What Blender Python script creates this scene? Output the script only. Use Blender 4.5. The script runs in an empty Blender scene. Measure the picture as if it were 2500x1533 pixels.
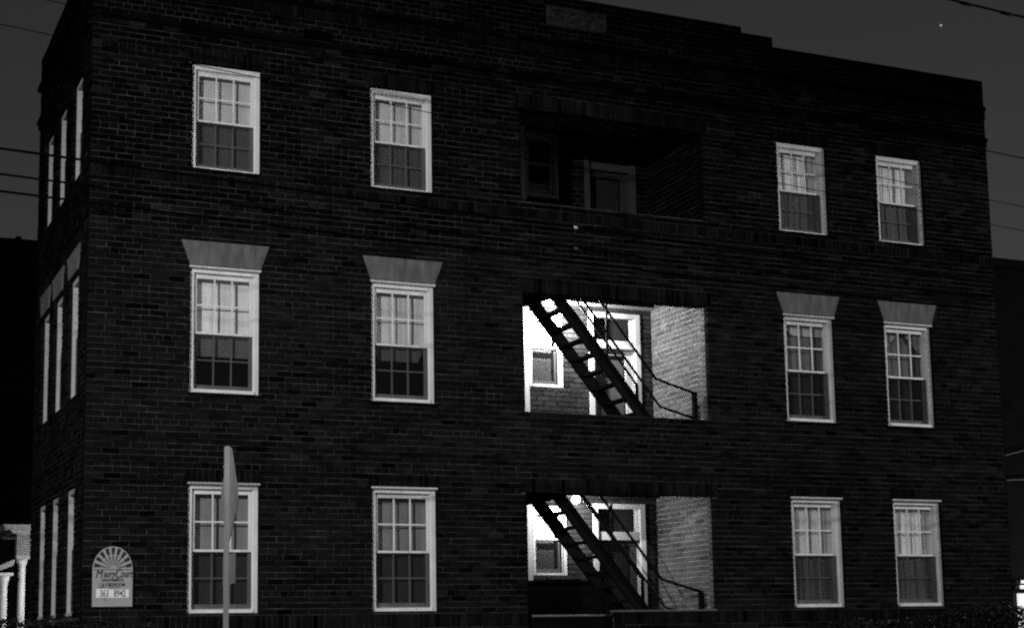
import bpy, math, random
from mathutils import Vector, Matrix
import numpy as np

SC = bpy.context.scene
COL = SC.collection
R = random.Random(7)

# ------------------------------------------------------------------ camera
cam_d = bpy.data.cameras.new("camera")
cam = bpy.data.objects.new("camera", cam_d)
COL.objects.link(cam)
CX = Vector((0.91080, -0.41248, -0.01736))
CF = Vector((0.41086, 0.90151, 0.13590))
CU = Vector((-0.04040, -0.13092, 0.99057))
CAM = Vector((-3.197, -19.794, 1.6))
m = Matrix((CX, CU, -CF)).transposed().to_4x4()
m.translation = CAM
cam.matrix_world = m
cam_d.sensor_width = 36.0
cam_d.lens = 3840.6 / 2500 * 36
cam_d.shift_y = 260 / 2500
cam_d.clip_start = 0.1
cam_d.clip_end = 5000
SC.camera = cam

# ------------------------------------------------------------------ night sky, moon, exposure
MOON_EL, MOON_AZ = math.radians(30), math.radians(222)      # moon high behind the camera
w = bpy.data.worlds.new("World")
SC.world = w
w.use_nodes = True
nt = w.node_tree
nt.nodes.clear()
sky = nt.nodes.new("ShaderNodeTexSky")
sky.sky_type = 'NISHITA'
sky.sun_disc = False
sky.sun_elevation = MOON_EL
sky.sun_rotation = MOON_AZ
sky.dust_density = 2.0
bw = nt.nodes.new("ShaderNodeRGBToBW")
bg = nt.nodes.new("ShaderNodeBackground")
bg.inputs[1].default_value = 0.0108
out = nt.nodes.new("ShaderNodeOutputWorld")
nt.links.new(sky.outputs[0], bw.inputs[0])
nt.links.new(bw.outputs[0], bg.inputs[0])
nt.links.new(bg.outputs[0], out.inputs[0])
sd = bpy.data.lights.new("moon", 'SUN')
sd.energy = 0.02
sd.angle = math.radians(0.5)
so = bpy.data.objects.new("moon", sd)
COL.objects.link(so)
sdir = Vector((math.sin(MOON_AZ) * math.cos(MOON_EL), math.cos(MOON_AZ) * math.cos(MOON_EL), math.sin(MOON_EL)))
so.rotation_euler = sdir.to_track_quat('Z', 'Y').to_euler()
SC.view_settings.view_transform = 'Standard'
SC.view_settings.look = 'None'
SC.view_settings.exposure = 0
SC.view_settings.gamma = 1
SC.view_settings.use_curve_mapping = False
SC.cycles.use_denoising = False
SC.cycles.max_bounces = 6
SC.cycles.transparent_max_bounces = 16
SC.cycles.sample_clamp_indirect = 0.3
SC.cycles.caustics_reflective = False
SC.cycles.caustics_refractive = False
SC.cycles.filter_width = 2.2

STREET_POWER, STREET_POWER2 = 17000.0, 7000.0
PORCH2, PORCH1 = 260.0, 60.0

# ------------------------------------------------------------------ materials (all grey: the picture is black and white)
def mat(name, g, rough=0.8, var=0.0, scale=8.0, bump=0.0, spec=0.3, metal=0.0, emit=None, stretch=None):
    M = bpy.data.materials.new(name)
    M.use_nodes = True
    t = M.node_tree
    p = t.nodes["Principled BSDF"]
    p.inputs["Base Color"].default_value = (g, g, g, 1)
    p.inputs["Roughness"].default_value = rough
    p.inputs["Specular IOR Level"].default_value = spec
    p.inputs["Metallic"].default_value = metal
    if emit:
        M.cycles.emission_sampling = 'NONE'              # the lamp inside does the lighting
        p.inputs["Emission Color"].default_value = (1, 1, 1, 1)
        p.inputs["Emission Strength"].default_value = emit
    if var or bump:
        tc = t.nodes.new("ShaderNodeTexCoord")
        mp = t.nodes.new("ShaderNodeMapping")
        if stretch:
            mp.inputs["Scale"].default_value = stretch
        no = t.nodes.new("ShaderNodeTexNoise")
        no.inputs["Scale"].default_value = scale
        no.inputs["Detail"].default_value = 5
        t.links.new(tc.outputs["Object"], mp.inputs[0])
        t.links.new(mp.outputs[0], no.inputs[0])
        if var:
            mr = t.nodes.new("ShaderNodeMapRange")
            mr.inputs[1].default_value, mr.inputs[2].default_value = 0.3, 0.7
            mr.inputs[3].default_value, mr.inputs[4].default_value = g * (1 - var), g * (1 + var)
            t.links.new(no.outputs[0], mr.inputs[0])
            t.links.new(mr.outputs[0], p.inputs["Base Color"])
        if bump:
            b = t.nodes.new("ShaderNodeBump")
            b.inputs["Strength"].default_value = bump
            b.inputs["Distance"].default_value = 0.01
            t.links.new(no.outputs[0], b.inputs["Height"])
            t.links.new(b.outputs[0], p.inputs["Normal"])
    return M

def brick_mat(name, lo, hi):
    M = bpy.data.materials.new(name)
    M.use_nodes = True
    t = M.node_tree
    p = t.nodes["Principled BSDF"]
    p.inputs["Roughness"].default_value = 0.9
    p.inputs["Specular IOR Level"].default_value = 0.0
    at = t.nodes.new("ShaderNodeAttribute")
    at.attribute_name = "tone"
    mr = t.nodes.new("ShaderNodeMapRange")
    mr.inputs[3].default_value, mr.inputs[4].default_value = lo, hi
    t.links.new(at.outputs["Fac"], mr.inputs[0])
    tc = t.nodes.new("ShaderNodeTexCoord")
    n1 = t.nodes.new("ShaderNodeTexNoise")
    n1.inputs["Scale"].default_value = 55
    n1.inputs["Detail"].default_value = 6
    n2 = t.nodes.new("ShaderNodeTexNoise")          # weathering patches across the wall
    n2.inputs["Scale"].default_value = 0.9
    n2.inputs["Detail"].default_value = 4
    t.links.new(tc.outputs["Object"], n1.inputs[0])
    t.links.new(tc.outputs["Object"], n2.inputs[0])
    a = t.nodes.new("ShaderNodeMapRange")
    a.inputs[1].default_value, a.inputs[2].default_value, a.inputs[3].default_value, a.inputs[4].default_value = .3, .7, .6, 1.4
    b = t.nodes.new("ShaderNodeMapRange")
    b.inputs[1].default_value, b.inputs[2].default_value, b.inputs[3].default_value, b.inputs[4].default_value = .3, .7, .6, 1.4
    t.links.new(n1.outputs[0], a.inputs[0])
    t.links.new(n2.outputs[0], b.inputs[0])
    m1 = t.nodes.new("ShaderNodeMath"); m1.operation = 'MULTIPLY'
    m2 = t.nodes.new("ShaderNodeMath"); m2.operation = 'MULTIPLY'
    t.links.new(mr.outputs[0], m1.inputs[0]); t.links.new(a.outputs[0], m1.inputs[1])
    t.links.new(m1.outputs[0], m2.inputs[0]); t.links.new(b.outputs[0], m2.inputs[1])
    t.links.new(m2.outputs[0], p.inputs["Base Color"])
    bp = t.nodes.new("ShaderNodeBump")
    bp.inputs["Strength"].default_value = 0.6
    bp.inputs["Distance"].default_value = 0.004
    t.links.new(n1.outputs[0], bp.inputs["Height"])
    t.links.new(bp.outputs[0], p.inputs["Normal"])
    return M

def mortar_mat(name, lo, hi):
    M = bpy.data.materials.new(name)
    M.use_nodes = True
    t = M.node_tree
    p = t.nodes["Principled BSDF"]
    p.inputs["Roughness"].default_value = 0.95
    p.inputs["Specular IOR Level"].default_value = 0.0
    tc = t.nodes.new("ShaderNodeTexCoord")
    mp = t.nodes.new("ShaderNodeMapping")
    mp.inputs["Scale"].default_value = (1.1, 1.1, 6.5)   # courses were pointed in runs
    n = t.nodes.new("ShaderNodeTexNoise")
    n.inputs["Scale"].default_value = 1.6
    n.inputs["Detail"].default_value = 6
    n.inputs["Roughness"].default_value = 0.7
    t.links.new(tc.outputs["Object"], mp.inputs[0])
    t.links.new(mp.outputs[0], n.inputs[0])
    r = t.nodes.new("ShaderNodeMapRange")
    r.inputs[1].default_value, r.inputs[2].default_value = .36, .66
    r.inputs[3].default_value, r.inputs[4].default_value = lo, hi
    t.links.new(n.outputs[0], r.inputs[0])
    t.links.new(r.outputs[0], p.inputs["Base Color"])
    return M

def glass_mat(name, ior=1.5, rough=0.02):
    M = bpy.data.materials.new(name)
    M.use_nodes = True
    t = M.node_tree
    t.nodes.clear()
    o = t.nodes.new("ShaderNodeOutputMaterial")
    mx = t.nodes.new("ShaderNodeMixShader")
    tr = t.nodes.new("ShaderNodeBsdfTransparent")
    gl = t.nodes.new("ShaderNodeBsdfGlossy")
    gl.inputs["Roughness"].default_value = rough
    tr.inputs[0].default_value = (.93, .93, .93, 1)
    fr = t.nodes.new("ShaderNodeFresnel")
    ge = t.nodes.new("ShaderNodeNewGeometry")            # a thin sheet reflects alike from both sides
    mr = t.nodes.new("ShaderNodeMapRange")
    mr.inputs[3].default_value, mr.inputs[4].default_value = ior, 1/ior
    t.links.new(ge.outputs["Backfacing"], mr.inputs[0])
    t.links.new(mr.outputs[0], fr.inputs[0])
    t.links.new(fr.outputs[0], mx.inputs[0])
    t.links.new(tr.outputs[0], mx.inputs[1])
    t.links.new(gl.outputs[0], mx.inputs[2])
    t.links.new(mx.outputs[0], o.inputs[0])
    return M

def screen_mat(name, cover=0.66, g=0.010):
    M = bpy.data.materials.new(name)
    M.use_nodes = True
    t = M.node_tree
    t.nodes.clear()
    o = t.nodes.new("ShaderNodeOutputMaterial")
    mx = t.nodes.new("ShaderNodeMixShader")
    mx.inputs[0].default_value = cover
    tr = t.nodes.new("ShaderNodeBsdfTransparent")
    df = t.nodes.new("ShaderNodeBsdfDiffuse")
    df.inputs[0].default_value = (g, g, g, 1)
    t.links.new(tr.outputs[0], mx.inputs[1])
    t.links.new(df.outputs[0], mx.inputs[2])
    t.links.new(mx.outputs[0], o.inputs[0])
    return M

M = dict(
    brick=brick_mat("brick", 0.002, 0.0150),
    lit_porch_brick=brick_mat("lit_porch_brick", 0.07, 0.17),  # same brick made lighter: lamplight put into the porch colour
    lit_back_brick=brick_mat("lit_back_brick", 0.02, 0.07),  # back wall brick lightened too, part of the lamplight is colour
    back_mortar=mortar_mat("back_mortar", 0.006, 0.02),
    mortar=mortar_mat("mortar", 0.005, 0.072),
    lit_porch_mortar=mortar_mat("lit_porch_mortar", 0.22, 0.42),  # wall mortar lightened for the lamplit porches
    dim_white=mat("dim_white_paint", 0.42, 0.6, var=0.15, scale=14, bump=0.05),  # darker white: side and top porch windows take their shade from it
    white=mat("white_paint", 0.76, 0.45, var=0.16, scale=5, bump=0.05, stretch=(1, 1, .45)),
    stone=mat("stone_lintel", 0.115, 0.9, var=0.30, scale=7, bump=0.25, stretch=(1.6, 1.6, .5)),
    plaque=mat("weathered_stone", 0.036, 0.9, var=0.7, scale=14, bump=0.3),
    concrete=mat("concrete", 0.28, 0.9, var=0.2, scale=6, bump=0.2),
    plaster=mat("ceiling_paint", 0.35, 0.8, var=0.08, scale=5),
    steel=mat("black_steel", 0.006, 0.6, var=0.25, scale=18, spec=0.04),
    dark=mat("dark_paint", 0.004, 0.7, var=0.3, scale=6, spec=0.01),
    tar=mat("roof_tar", 0.008, 0.95, var=0.3, scale=2, spec=0.02),
    black=mat("vent_black", 0.003, 0.9, spec=0.0),
    glass=glass_mat("window_glass"),
    screen=screen_mat("insect_screen"),
    galv=mat("galvanised_post", 0.36, 0.5, var=0.18, scale=10, metal=0.0, spec=0.4, stretch=(1, 1, .2)),
    plate=mat("sign_back", 0.26, 0.55, var=0.2, scale=9, spec=0.4),
    plate_face=mat("sign_face", 0.12, 0.5),
    cable=mat("cable_rubber", 0.0012, 0.4, spec=0.03),
    signboard=mat("sign_board", 0.34, 0.7, var=0.06, scale=20),
    signink=mat("sign_ink", 0.02, 0.8),
    signink2=mat("sign_ink_faded", 0.10, 0.8),
    signpatch=mat("sign_patch", 0.82, 0.7),
    leaf=mat("hedge_leaf", 0.006, 0.55, var=0.45, scale=9, spec=0.35),
    twig=mat("twig", 0.03, 0.9),
    lawn=mat("lawn", 0.045, 0.95, var=0.35, scale=1.2, bump=0.4),
    asphalt=mat("asphalt", 0.05, 0.9, var=0.2, scale=30, bump=0.3),
    paving=mat("paving", 0.22, 0.9, var=0.2, scale=3, bump=0.2),
    siding=mat("dark_siding", 0.004, 0.85, var=0.25, scale=3, spec=0.02),
    wood=mat("pole_wood", 0.06, 0.9, var=0.4, scale=5, stretch=(6, 6, .5)),
    ceramic=mat("insulator", 0.2, 0.3),
)
def shade_mat(g):
    k = "shade_%.2f" % g
    if k not in M:
        M[k] = mat(k, g, 0.9, var=0.08, scale=7)
    return M[k]
def emit_mat(name, s):
    return mat(name, 0.8, 0.5, emit=s)

# ------------------------------------------------------------------ mesh helpers
class MB:
    def __init__(self):
        self.v, self.f = [], []
    def box(self, x0, x1, y0, y1, z0, z1):
        n = len(self.v)
        self.v += [(x0, y0, z0), (x1, y0, z0), (x1, y1, z0), (x0, y1, z0), (x0, y0, z1), (x1, y0, z1), (x1, y1, z1), (x0, y1, z1)]
        self.f += [(n, n+3, n+2, n+1), (n+4, n+5, n+6, n+7), (n, n+1, n+5, n+4), (n+1, n+2, n+6, n+5), (n+2, n+3, n+7, n+6), (n+3, n, n+4, n+7)]
        return self
    def prism(self, poly, d, axis='y', off=0.0):
        """poly: list of (a, b) in the plane across the axis; extruded from off to off + d"""
        n = len(self.v); k = len(poly)
        def P(a, b, c):
            return {'y': (a, c, b), 'x': (c, a, b), 'z': (a, b, c)}[axis]
        for c in (off, off + d):
            self.v += [P(a, b, c) for a, b in poly]
        self.f.append(tuple(range(n, n + k)))
        self.f.append(tuple(range(n + 2*k - 1, n + k - 1, -1)))
        for i in range(k):
            j = (i + 1) % k
            self.f.append((n + i, n + k + i, n + k + j, n + j))
        return self
    def tube(self, pts, r, seg=8):
        pts = [Vector(p) for p in pts]
        n = len(self.v)
        up0 = None
        for i, p in enumerate(pts):
            a = pts[max(i-1, 0)]; b = pts[min(i+1, len(pts)-1)]
            d = (b - a).normalized()
            ref = Vector((0, 0, 1)) if abs(d.z) < 0.9 else Vector((0, 1, 0))
            s = d.cross(ref).normalized(); u = s.cross(d)
            rr = r[i] if isinstance(r, (list, tuple)) else r
            for k in range(seg):
                t = 2*math.pi*k/seg
                self.v.append(tuple(p + s*(rr*math.cos(t)) + u*(rr*math.sin(t))))
        for i in range(len(pts)-1):
            for k in range(seg):
                a = n + i*seg + k; b = n + i*seg + (k+1) % seg
                self.f.append((a, b, b + seg, a + seg))
        self.f.append(tuple(range(n + seg - 1, n - 1, -1)))
        self.f.append(tuple(range(n + (len(pts)-1)*seg, n + len(pts)*seg)))
        return self
    def lathe(self, prof, cx, cy, seg=16):
        n = len(self.v)
        for r, z in prof:
            for k in range(seg):
                t = 2*math.pi*k/seg
                self.v.append((cx + r*math.cos(t), cy + r*math.sin(t), z))
        for i in range(len(prof)-1):
            for k in range(seg):
                a = n + i*seg + k; b = n + i*seg + (k+1) % seg
                self.f.append((a, b, b+seg, a+seg))
        self.f.append(tuple(range(n + seg - 1, n - 1, -1)))
        self.f.append(tuple(range(n + (len(prof)-1)*seg, n + len(prof)*seg)))
        return self
    def quad(self, a, b, c, d):
        n = len(self.v); self.v += [a, b, c, d]; self.f.append((n, n+1, n+2, n+3)); return self
    def mesh(self, name, material, smooth=False):
        me = bpy.data.meshes.new(name)
        me.from_pydata([tuple(map(float, p)) for p in self.v], [], self.f)
        me.update()
        if material: me.materials.append(material)
        if smooth:
            me.polygons.foreach_set("use_smooth", [True]*len(me.polygons))
        return me
    def build(self, name, material, parent=None, smooth=False):
        return link(name, self.mesh(name, material, smooth), parent)

def link(name, data, parent=None, loc=None, rotz=None):
    o = bpy.data.objects.new(name, data)
    COL.objects.link(o)
    if parent is not None: o.parent = parent
    if loc is not None: o.location = loc
    if rotz is not None: o.rotation_euler = (0, 0, rotz)
    return o
def tag(o, label, cat, group=None):
    o["label"] = label; o["category"] = cat
    if group: o["group"] = group
    return o
def empty(name, loc=(0, 0, 0), parent=None, rotz=0):
    return link(name, None, parent, loc, rotz)
def bev(o, wdt=0.006, seg=2):
    b = o.modifiers.new("bevel", 'BEVEL'); b.width = wdt; b.segments = seg; b.limit_method = 'ANGLE'
    return o

# ------------------------------------------------------------------ ground
g = MB().quad((-900, -900, 0), (900, -900, 0), (900, 900, 0), (-900, 900, 0)).build("ground", M["lawn"]); g["kind"] = "structure"
g = MB().box(-60, 90, -30, -10.5, -.2, .004).build("road", M["asphalt"]); g["kind"] = "structure"
mb = MB()
g = mb.box(-60, 90, -10.5, -10.35, -.2, .13).build("kerb", M["concrete"]); g["kind"] = "structure"
g = empty("pavement"); g["kind"] = "structure"
slab = MB().box(0, 1.185, 0, 1.7, -.1, .05).mesh("paving_slab", M["paving"])
for i in range(26):
    link("paving_slab", slab, g, (-9 + i*1.2, -8.9, R.uniform(-.004, .004)))

# ------------------------------------------------------------------ the apartment building
X1, ZTOP = 14.60, 10.68
F1, F2, F3 = 1.20, 4.00, 6.95
OX0, OX1 = 6.025, 9.062
PD = 1.70                                   # porch depth
COLS = [1.296, 3.761, 10.425, 12.320]
WW = 0.92
ROWS = {1: (1.957, 3.607), 2: (4.773, 6.418), 3: (7.712, 9.157)}
SIDEY = [0.73, 2.08, 3.31]; SW = 0.78
SD = 4.80
CH, JT, PITCH = 0.0775, 0.011, 0.2220
BAND1 = (1.742, 1.930)                       # vertical brick belts
snap = lambda z: BAND1[1] + math.ceil((z - BAND1[1])/CH - .5)*CH       # nearest bed joint
BAND3 = (snap(7.50), snap(7.69))
BANDP = (snap(9.985), snap(10.165))
H1, H3, SILL2 = snap(3.80), snap(9.345), snap(4.685)
HEADS = ((3.582, snap(3.79)), (6.427, snap(6.63)), (9.13, snap(9.335)))
bld = empty("apartment_building")
tag(bld, "three storey dark brick apartment building with white sash windows and recessed stair porches", "building")

def top_at(x):
    if 4.74 <= x <= 9.86: return 10.96
    if 4.17 <= x <= 10.43: return 10.845
    return ZTOP

def core_wall(name, u0, u1, z0, z1, holes, to3d, thick, material, parent=None):
    """mortar body with rectangular openings; to3d(u, depth, z)"""
    us = sorted(set([u0, u1] + [min(max(h[k], u0), u1) for h in holes for k in (0, 1)]))
    zs = sorted(set([z0, z1] + [min(max(h[k], z0), z1) for h in holes for k in (2, 3)]))
    def solid(i, j):
        if i < 0 or j < 0 or i >= len(us)-1 or j >= len(zs)-1: return False
        u, z = (us[i]+us[i+1])/2, (zs[j]+zs[j+1])/2
        return not any(h[0] < u < h[1] and h[2] < z < h[3] for h in holes)
    mb = MB()
    for i in range(len(us)-1):
        for j in range(len(zs)-1):
            if not solid(i, j): continue
            a, b, c, d = us[i], us[i+1], zs[j], zs[j+1]
            P = lambda u, dd, z: tuple(to3d(u, dd, z))
            mb.quad(P(a, .008, c), P(b, .008, c), P(b, .008, d), P(a, .008, d))
            mb.quad(P(b, thick, c), P(a, thick, c), P(a, thick, d), P(b, thick, d))
            if not solid(i-1, j): mb.quad(P(a, thick, c), P(a, .008, c), P(a, .008, d), P(a, thick, d))
            if not solid(i+1, j): mb.quad(P(b, .008, c), P(b, thick, c), P(b, thick, d), P(b, .008, d))
            if not solid(i, j-1): mb.quad(P(a, thick, c), P(b, thick, c), P(b, .008, c), P(a, .008, c))
            if not solid(i, j+1): mb.quad(P(a, .008, d), P(b, .008, d), P(b, thick, d), P(a, thick, d))
    return mb.build(name, material, parent or bld)

def subtract(ivs, a, b):
    o = []
    for s, e in ivs:
        if b <= s or a >= e: o.append((s, e)); continue
        if a > s: o.append((s, a))
        if b < e: o.append((b, e))
    return o

def lay(u0, u1, z0, z1, cut, proud=None, seed=1):
    """bricks in common bond as (u0, u1, z0, z1, proud, tone); cut(zmid) gives the u ranges left out"""
    rr = random.Random(seed)
    res = []
    n = int(round((z1 - z0) / CH))
    for c in range(n):
        za = z0 + c*CH + JT/2; zb = z0 + (c+1)*CH - JT/2
        zm = (za+zb)/2
        ivs = [(u0, u1)]
        for a, b in cut(zm): ivs = subtract(ivs, a, b)
        head = (c % 7 == 3)
        p = PITCH/2 if head else PITCH
        off = (p/2 if c % 2 else 0) + rr.uniform(-.012, .012)
        pr = proud(zm) if proud else 0.0
        tone_c = rr.uniform(-.08, .08) - (.26 if zm > 7.0 else 0) - (.10 if zm > 9.6 else 0)     # upper storey and parapet toned darker, painting in the lamp's falloff
        for s, e in ivs:
            if e - s < 0.02: continue
            k0 = math.floor((s - u0 - off)/p); edges = []
            k = k0 + 1
            while u0 + off + k*p < e - 1e-6:
                edges.append(u0 + off + k*p + rr.uniform(-.004, .004)); k += 1
            edges = [x for x in edges if x - s > 0.05 and e - x > 0.05]
            E_ = [s - JT/2] + edges + [e + JT/2]
            for a, b in zip(E_[:-1], E_[1:]):
                t = min(1, max(0, rr.gauss(.42, .125) + tone_c))
                if rr.random() < .045: t = rr.uniform(0, .08)
                if rr.random() < .03: t = rr.uniform(.8, 1)
                dz = rr.uniform(-.0015, .0015)
                res.append((a + JT/2, b - JT/2, za + dz, zb + dz, pr + rr.uniform(-.0025, .0035), t))
    return res

def soldiers(u0, u1, z0, z1, cut, proud=0.0, seed=2, pitch=0.0775):
    rr = random.Random(seed)
    ivs = [(u0, u1)]
    for a, b in cut((z0+z1)/2): ivs = subtract(ivs, a, b)
    res = []
    for s, e in ivs:
        n = max(1, round((e-s)/pitch)); q = (e-s)/n
        for i in range(n):
            t = min(1, max(0, rr.gauss(.38, .18)))
            res.append((s+i*q+JT/2, s+(i+1)*q-JT/2, z0+JT/2+rr.uniform(-.002, .002), z1-JT/2, proud + rr.uniform(-.003, .003), t))
    return res

def brick_geo(b, to3d, rr, V, F, T):
    a, c, d, e, p, t = b
    n = len(V)
    j = lambda s=.0016: rr.uniform(-s, s)
    ins = .0045
    for (u, z) in ((a, d), (c, d), (c, e), (a, e)):
        V.append(to3d(u, .09, z))
    ring = [(a+j(), d+j()), (c+j(), d+j()), (c+j(), e+j()), (a+j(), e+j())]
    for u, z in ring: V.append(to3d(u, -p + .005, z))
    for (u, z), (su, sz) in zip(ring, ((1, 1), (-1, 1), (-1, -1), (1, -1))):
        V.append(to3d(u + su*ins, -p + j(.0012), z + sz*ins))
    F.append((n+8, n+9, n+10, n+11))
    for i in range(4):
        k = (i+1) % 4
        F.append((n+4+i, n+4+k, n+8+k, n+8+i))
        F.append((n+i, n+k, n+4+k, n+4+i))
    T += [t]*12

def brick_mesh(name, V, F, T, material):
    me = bpy.data.meshes.new(name)
    me.from_pydata(V, [], F)
    me.attributes.new("tone", 'FLOAT', 'POINT').data.foreach_set("value", T)
    me.materials.append(material)
    me.update()
    return me

def joined(bricks, to3d, wall, material, seed=3):
    V, F, T = [], [], []
    rr = random.Random(seed)
    for b in bricks: brick_geo(b, to3d, rr, V, F, T)
    o = link("brick", brick_mesh("bricks", V, F, T, material), wall)
    o["kind"] = "stuff"
    return o

# ---- front wall
front = lambda u, d, z: (u, d, z)
wins = [(x, x+WW, ROWS[r][0], ROWS[r][1]) for r in (1, 2, 3) for x in COLS]
ENTRY_X = 7.40
opens = [(OX0, OX1, 1.945, 3.582), (OX0, ENTRY_X, F1, 1.95), (OX0, OX1, 4.737, 6.427), (OX0, OX1, 7.77, 9.13)]
vents = [(2.82, 3.21, 9.715, 9.835), (11.87, 12.25, 9.70, 9.82)]
PLQ = (6.49, 7.49, 10.44, 10.73)
over = [(-9, 4.17, ZTOP, 99), (4.17, 4.74, 10.845, 99), (9.86, 10.43, 10.845, 99), (10.43, 99, ZTOP, 99), (4.74, 9.86, 10.96, 99)]
e_ = .012
core_holes = [(a-e_, b+e_, c-e_, d+e_) for a, b, c, d in wins + opens + vents] + [(a, b, c-.03, d) for a, b, c, d in over]
core_holes = [h for h in core_holes]
wall = core_wall("wall", .008, X1-.008, 0.9, 10.95, core_holes, front, .20, M["mortar"])

LINT_TOP = 6.758
def cut_front(z, soldier=False):
    c = [(a, b) for a, b, lo, hi in wins + opens + vents + over + [PLQ] if lo - .006 < z < hi + .006]
    if soldier: return c
    if round((z - BAND1[1])/CH - .5) % 2: c.append((-1, .10))     # corner bricks turn in alternate courses
    for x in COLS:
        if 6.418 - .01 < z < LINT_TOP:                       # splayed stone heads
            s = (z - 6.418)/(LINT_TOP-6.418)*.125
            c.append((x - .005 - s, x + WW + .005 + s))
        if 3.607 < z < H1: c.append((x - .05, x + WW + .05))     # upright brick heads
        if 9.157 < z < H3: c.append((x - .05, x + WW + .05))
        if SILL2 < z < 4.773: c.append((x - .03, x + WW + .03))    # rowlock sills
    for lo, hi in HEADS:
        if lo - .005 < z < hi: c.append((OX0 - .08, OX1 + .08))
    for lo, hi in (BAND1, BAND3, BANDP):
        if lo < z < hi: c.append((-1, 99))
    return c
def proud_front(z):
    if 10.165 < z < 10.25: return .055
    if 9.60 < z < 9.68: return .05
    if 9.52 < z < 9.60: return .026
    return 0.0
Z0 = BAND1[1]
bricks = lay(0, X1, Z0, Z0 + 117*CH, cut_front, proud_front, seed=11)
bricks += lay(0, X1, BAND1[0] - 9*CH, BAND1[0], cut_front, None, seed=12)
cs = lambda z: cut_front(z, True)
bricks += soldiers(0, X1, *BAND1, cs, .004, 13)
bricks += soldiers(0, X1, *BAND3, cs, .012, 14)
bricks += soldiers(0, X1, *BANDP, cs, .03, 15)
no = lambda z: []
for x in COLS:
    bricks += soldiers(x-.05, x+WW+.05, 3.607, H1, no, .004, int(x*100))
    bricks += soldiers(x-.05, x+WW+.05, 9.157, H3, no, .004, int(x*101))
    bricks += soldiers(x-.03, x+WW+.03, SILL2, 4.773, no, .02, int(x*102), .11)
for i, (lo, hi) in enumerate(HEADS):
    bricks += soldiers(OX0-.08, OX1+.08, lo, hi, no, .003, 90+i)
# the three hundred that show largest are bricks of their own
def shown(b):
    p = Vector(((b[0]+b[1])/2, 0, (b[2]+b[3])/2)) - CAM
    a = (b[1]-b[0])*(b[3]-b[2])
    if b[2] < 1.80: return 0
    return a * p.y / p.length**3
order = sorted(range(len(bricks)), key=lambda i: -shown(bricks[i]))
single = set(order[:300])
rr = random.Random(5)
cache = {}
for i in sorted(single):
    a, b, c, d, p, t = bricks[i]
    key = (round((b-a)/.006), round((d-c)/.006), int(t*6))
    if key not in cache:
        V, F, T = [], [], []
        brick_geo((-(b-a)/2, (b-a)/2, -(d-c)/2, (d-c)/2, 0, t), front, rr, V, F, T)
        cache[key] = brick_mesh("brick", V, F, T, M["brick"])
    o = link("brick", cache[key], wall, ((a+b)/2, -p, (c+d)/2))
    o.rotation_euler = (rr.uniform(-.01, .01), rr.uniform(-.004, .004), rr.uniform(-.006, .006))
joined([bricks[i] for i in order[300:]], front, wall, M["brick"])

# ---- side wall
side = lambda u, d, z: (d, u, z)
swins = [(y, y+SW, ROWS[r][0], ROWS[r][1]) for r in (1, 2, 3) for y in SIDEY]
wall2 = core_wall("wall", .05, SD, 0.9, ZTOP-.02, [(a-e_, b+e_, c-e_, d+e_) for a, b, c, d in swins], side, .20, M["mortar"])
def cut_side(z):
    c = [(a, b) for a, b, lo, hi in swins if lo - .006 < z < hi + .006]
    if not round((z - BAND1[1])/CH - .5) % 2 or BANDP[0] < z < BANDP[1] or BAND3[0] < z < BAND3[1] or z < BAND1[1]: c.append((-1, .10))
    for y in SIDEY:
        if 6.418 - .01 < z < LINT_TOP:
            s = (z - 6.418)/(LINT_TOP-6.418)*.125
            c.append((y - .005 - s, y + SW + .005 + s))
    return c
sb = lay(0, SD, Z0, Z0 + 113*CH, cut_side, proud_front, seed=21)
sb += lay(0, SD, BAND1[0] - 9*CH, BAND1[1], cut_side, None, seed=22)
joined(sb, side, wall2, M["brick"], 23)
# return wall at the far end of the side, right-hand end wall, rear walls, roof, foundation
body = MB()
body.box(.21, 1.4, SD-.2, SD-.004, .9, ZTOP-.03)
body.box(1.2, 1.4, SD-.004, 11.8, .9, ZTOP-.03)
body.box(1.4, X1-.21, 11.8, 12, .9, ZTOP-.03)
body.build("wall", M["brick"], bld)
rend = lambda u, d, z: (X1 - d, u, z)
wall3 = core_wall("wall", .05, 12, .9, ZTOP-.02, [], rend, .20, M["mortar"])
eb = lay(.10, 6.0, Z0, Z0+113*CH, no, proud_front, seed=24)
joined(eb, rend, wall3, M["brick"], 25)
MB().box(.19, X1-.19, .19, SD-.21, 10.22, 10.32).box(1.39, X1-.19, SD-.21, 11.9, 10.22, 10.32).build("roof", M["tar"], bld)
MB().box(.02, X1-.02, .02, SD, 0, .9).build("foundation", M["concrete"], bld)
# parapet back-up wall and coping of soldier bricks give the raised centre its thickness

# ---- stone window heads
def splay(name, wdt, parent, loc, rotz=0):
    h = LINT_TOP - 6.418 - .02
    o = MB().prism([(-.008, .018), (wdt+.008, .018), (wdt+.122, .018+h), (-.122, .018+h)], .10, 'y', -.018).build("lintel", M["stone"], parent)
    o.location = loc; o.rotation_euler = (0, 0, rotz)
    return bev(o, .005)
for x in COLS: splay("lintel", WW, bld, (x, 0, 6.418))
for y in SIDEY: splay("lintel", SW, bld, (0, y+SW, 6.418), -math.pi/2)

# ---- vents and date stone
for a, b, c, d in vents:
    v = MB().box(a+.005, b-.005, .04, .07, c+.005, d-.005).build("vent", M["black"], bld)
    for k in range(4):
        z = c + .02 + k*.028
        MB().prism([(.012, z), (.036, z+.014), (.036, z+.018), (.012, z+.004)], b-a-.02, 'x', a+.01).build("louver", M["black"], v)
pq = MB().box(PLQ[0]+.006, PLQ[1]-.006, -.012, .08, PLQ[2]+.006, PLQ[3]-.006).build("plaque", M["plaque"], bld)
bev(pq, .01)
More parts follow.
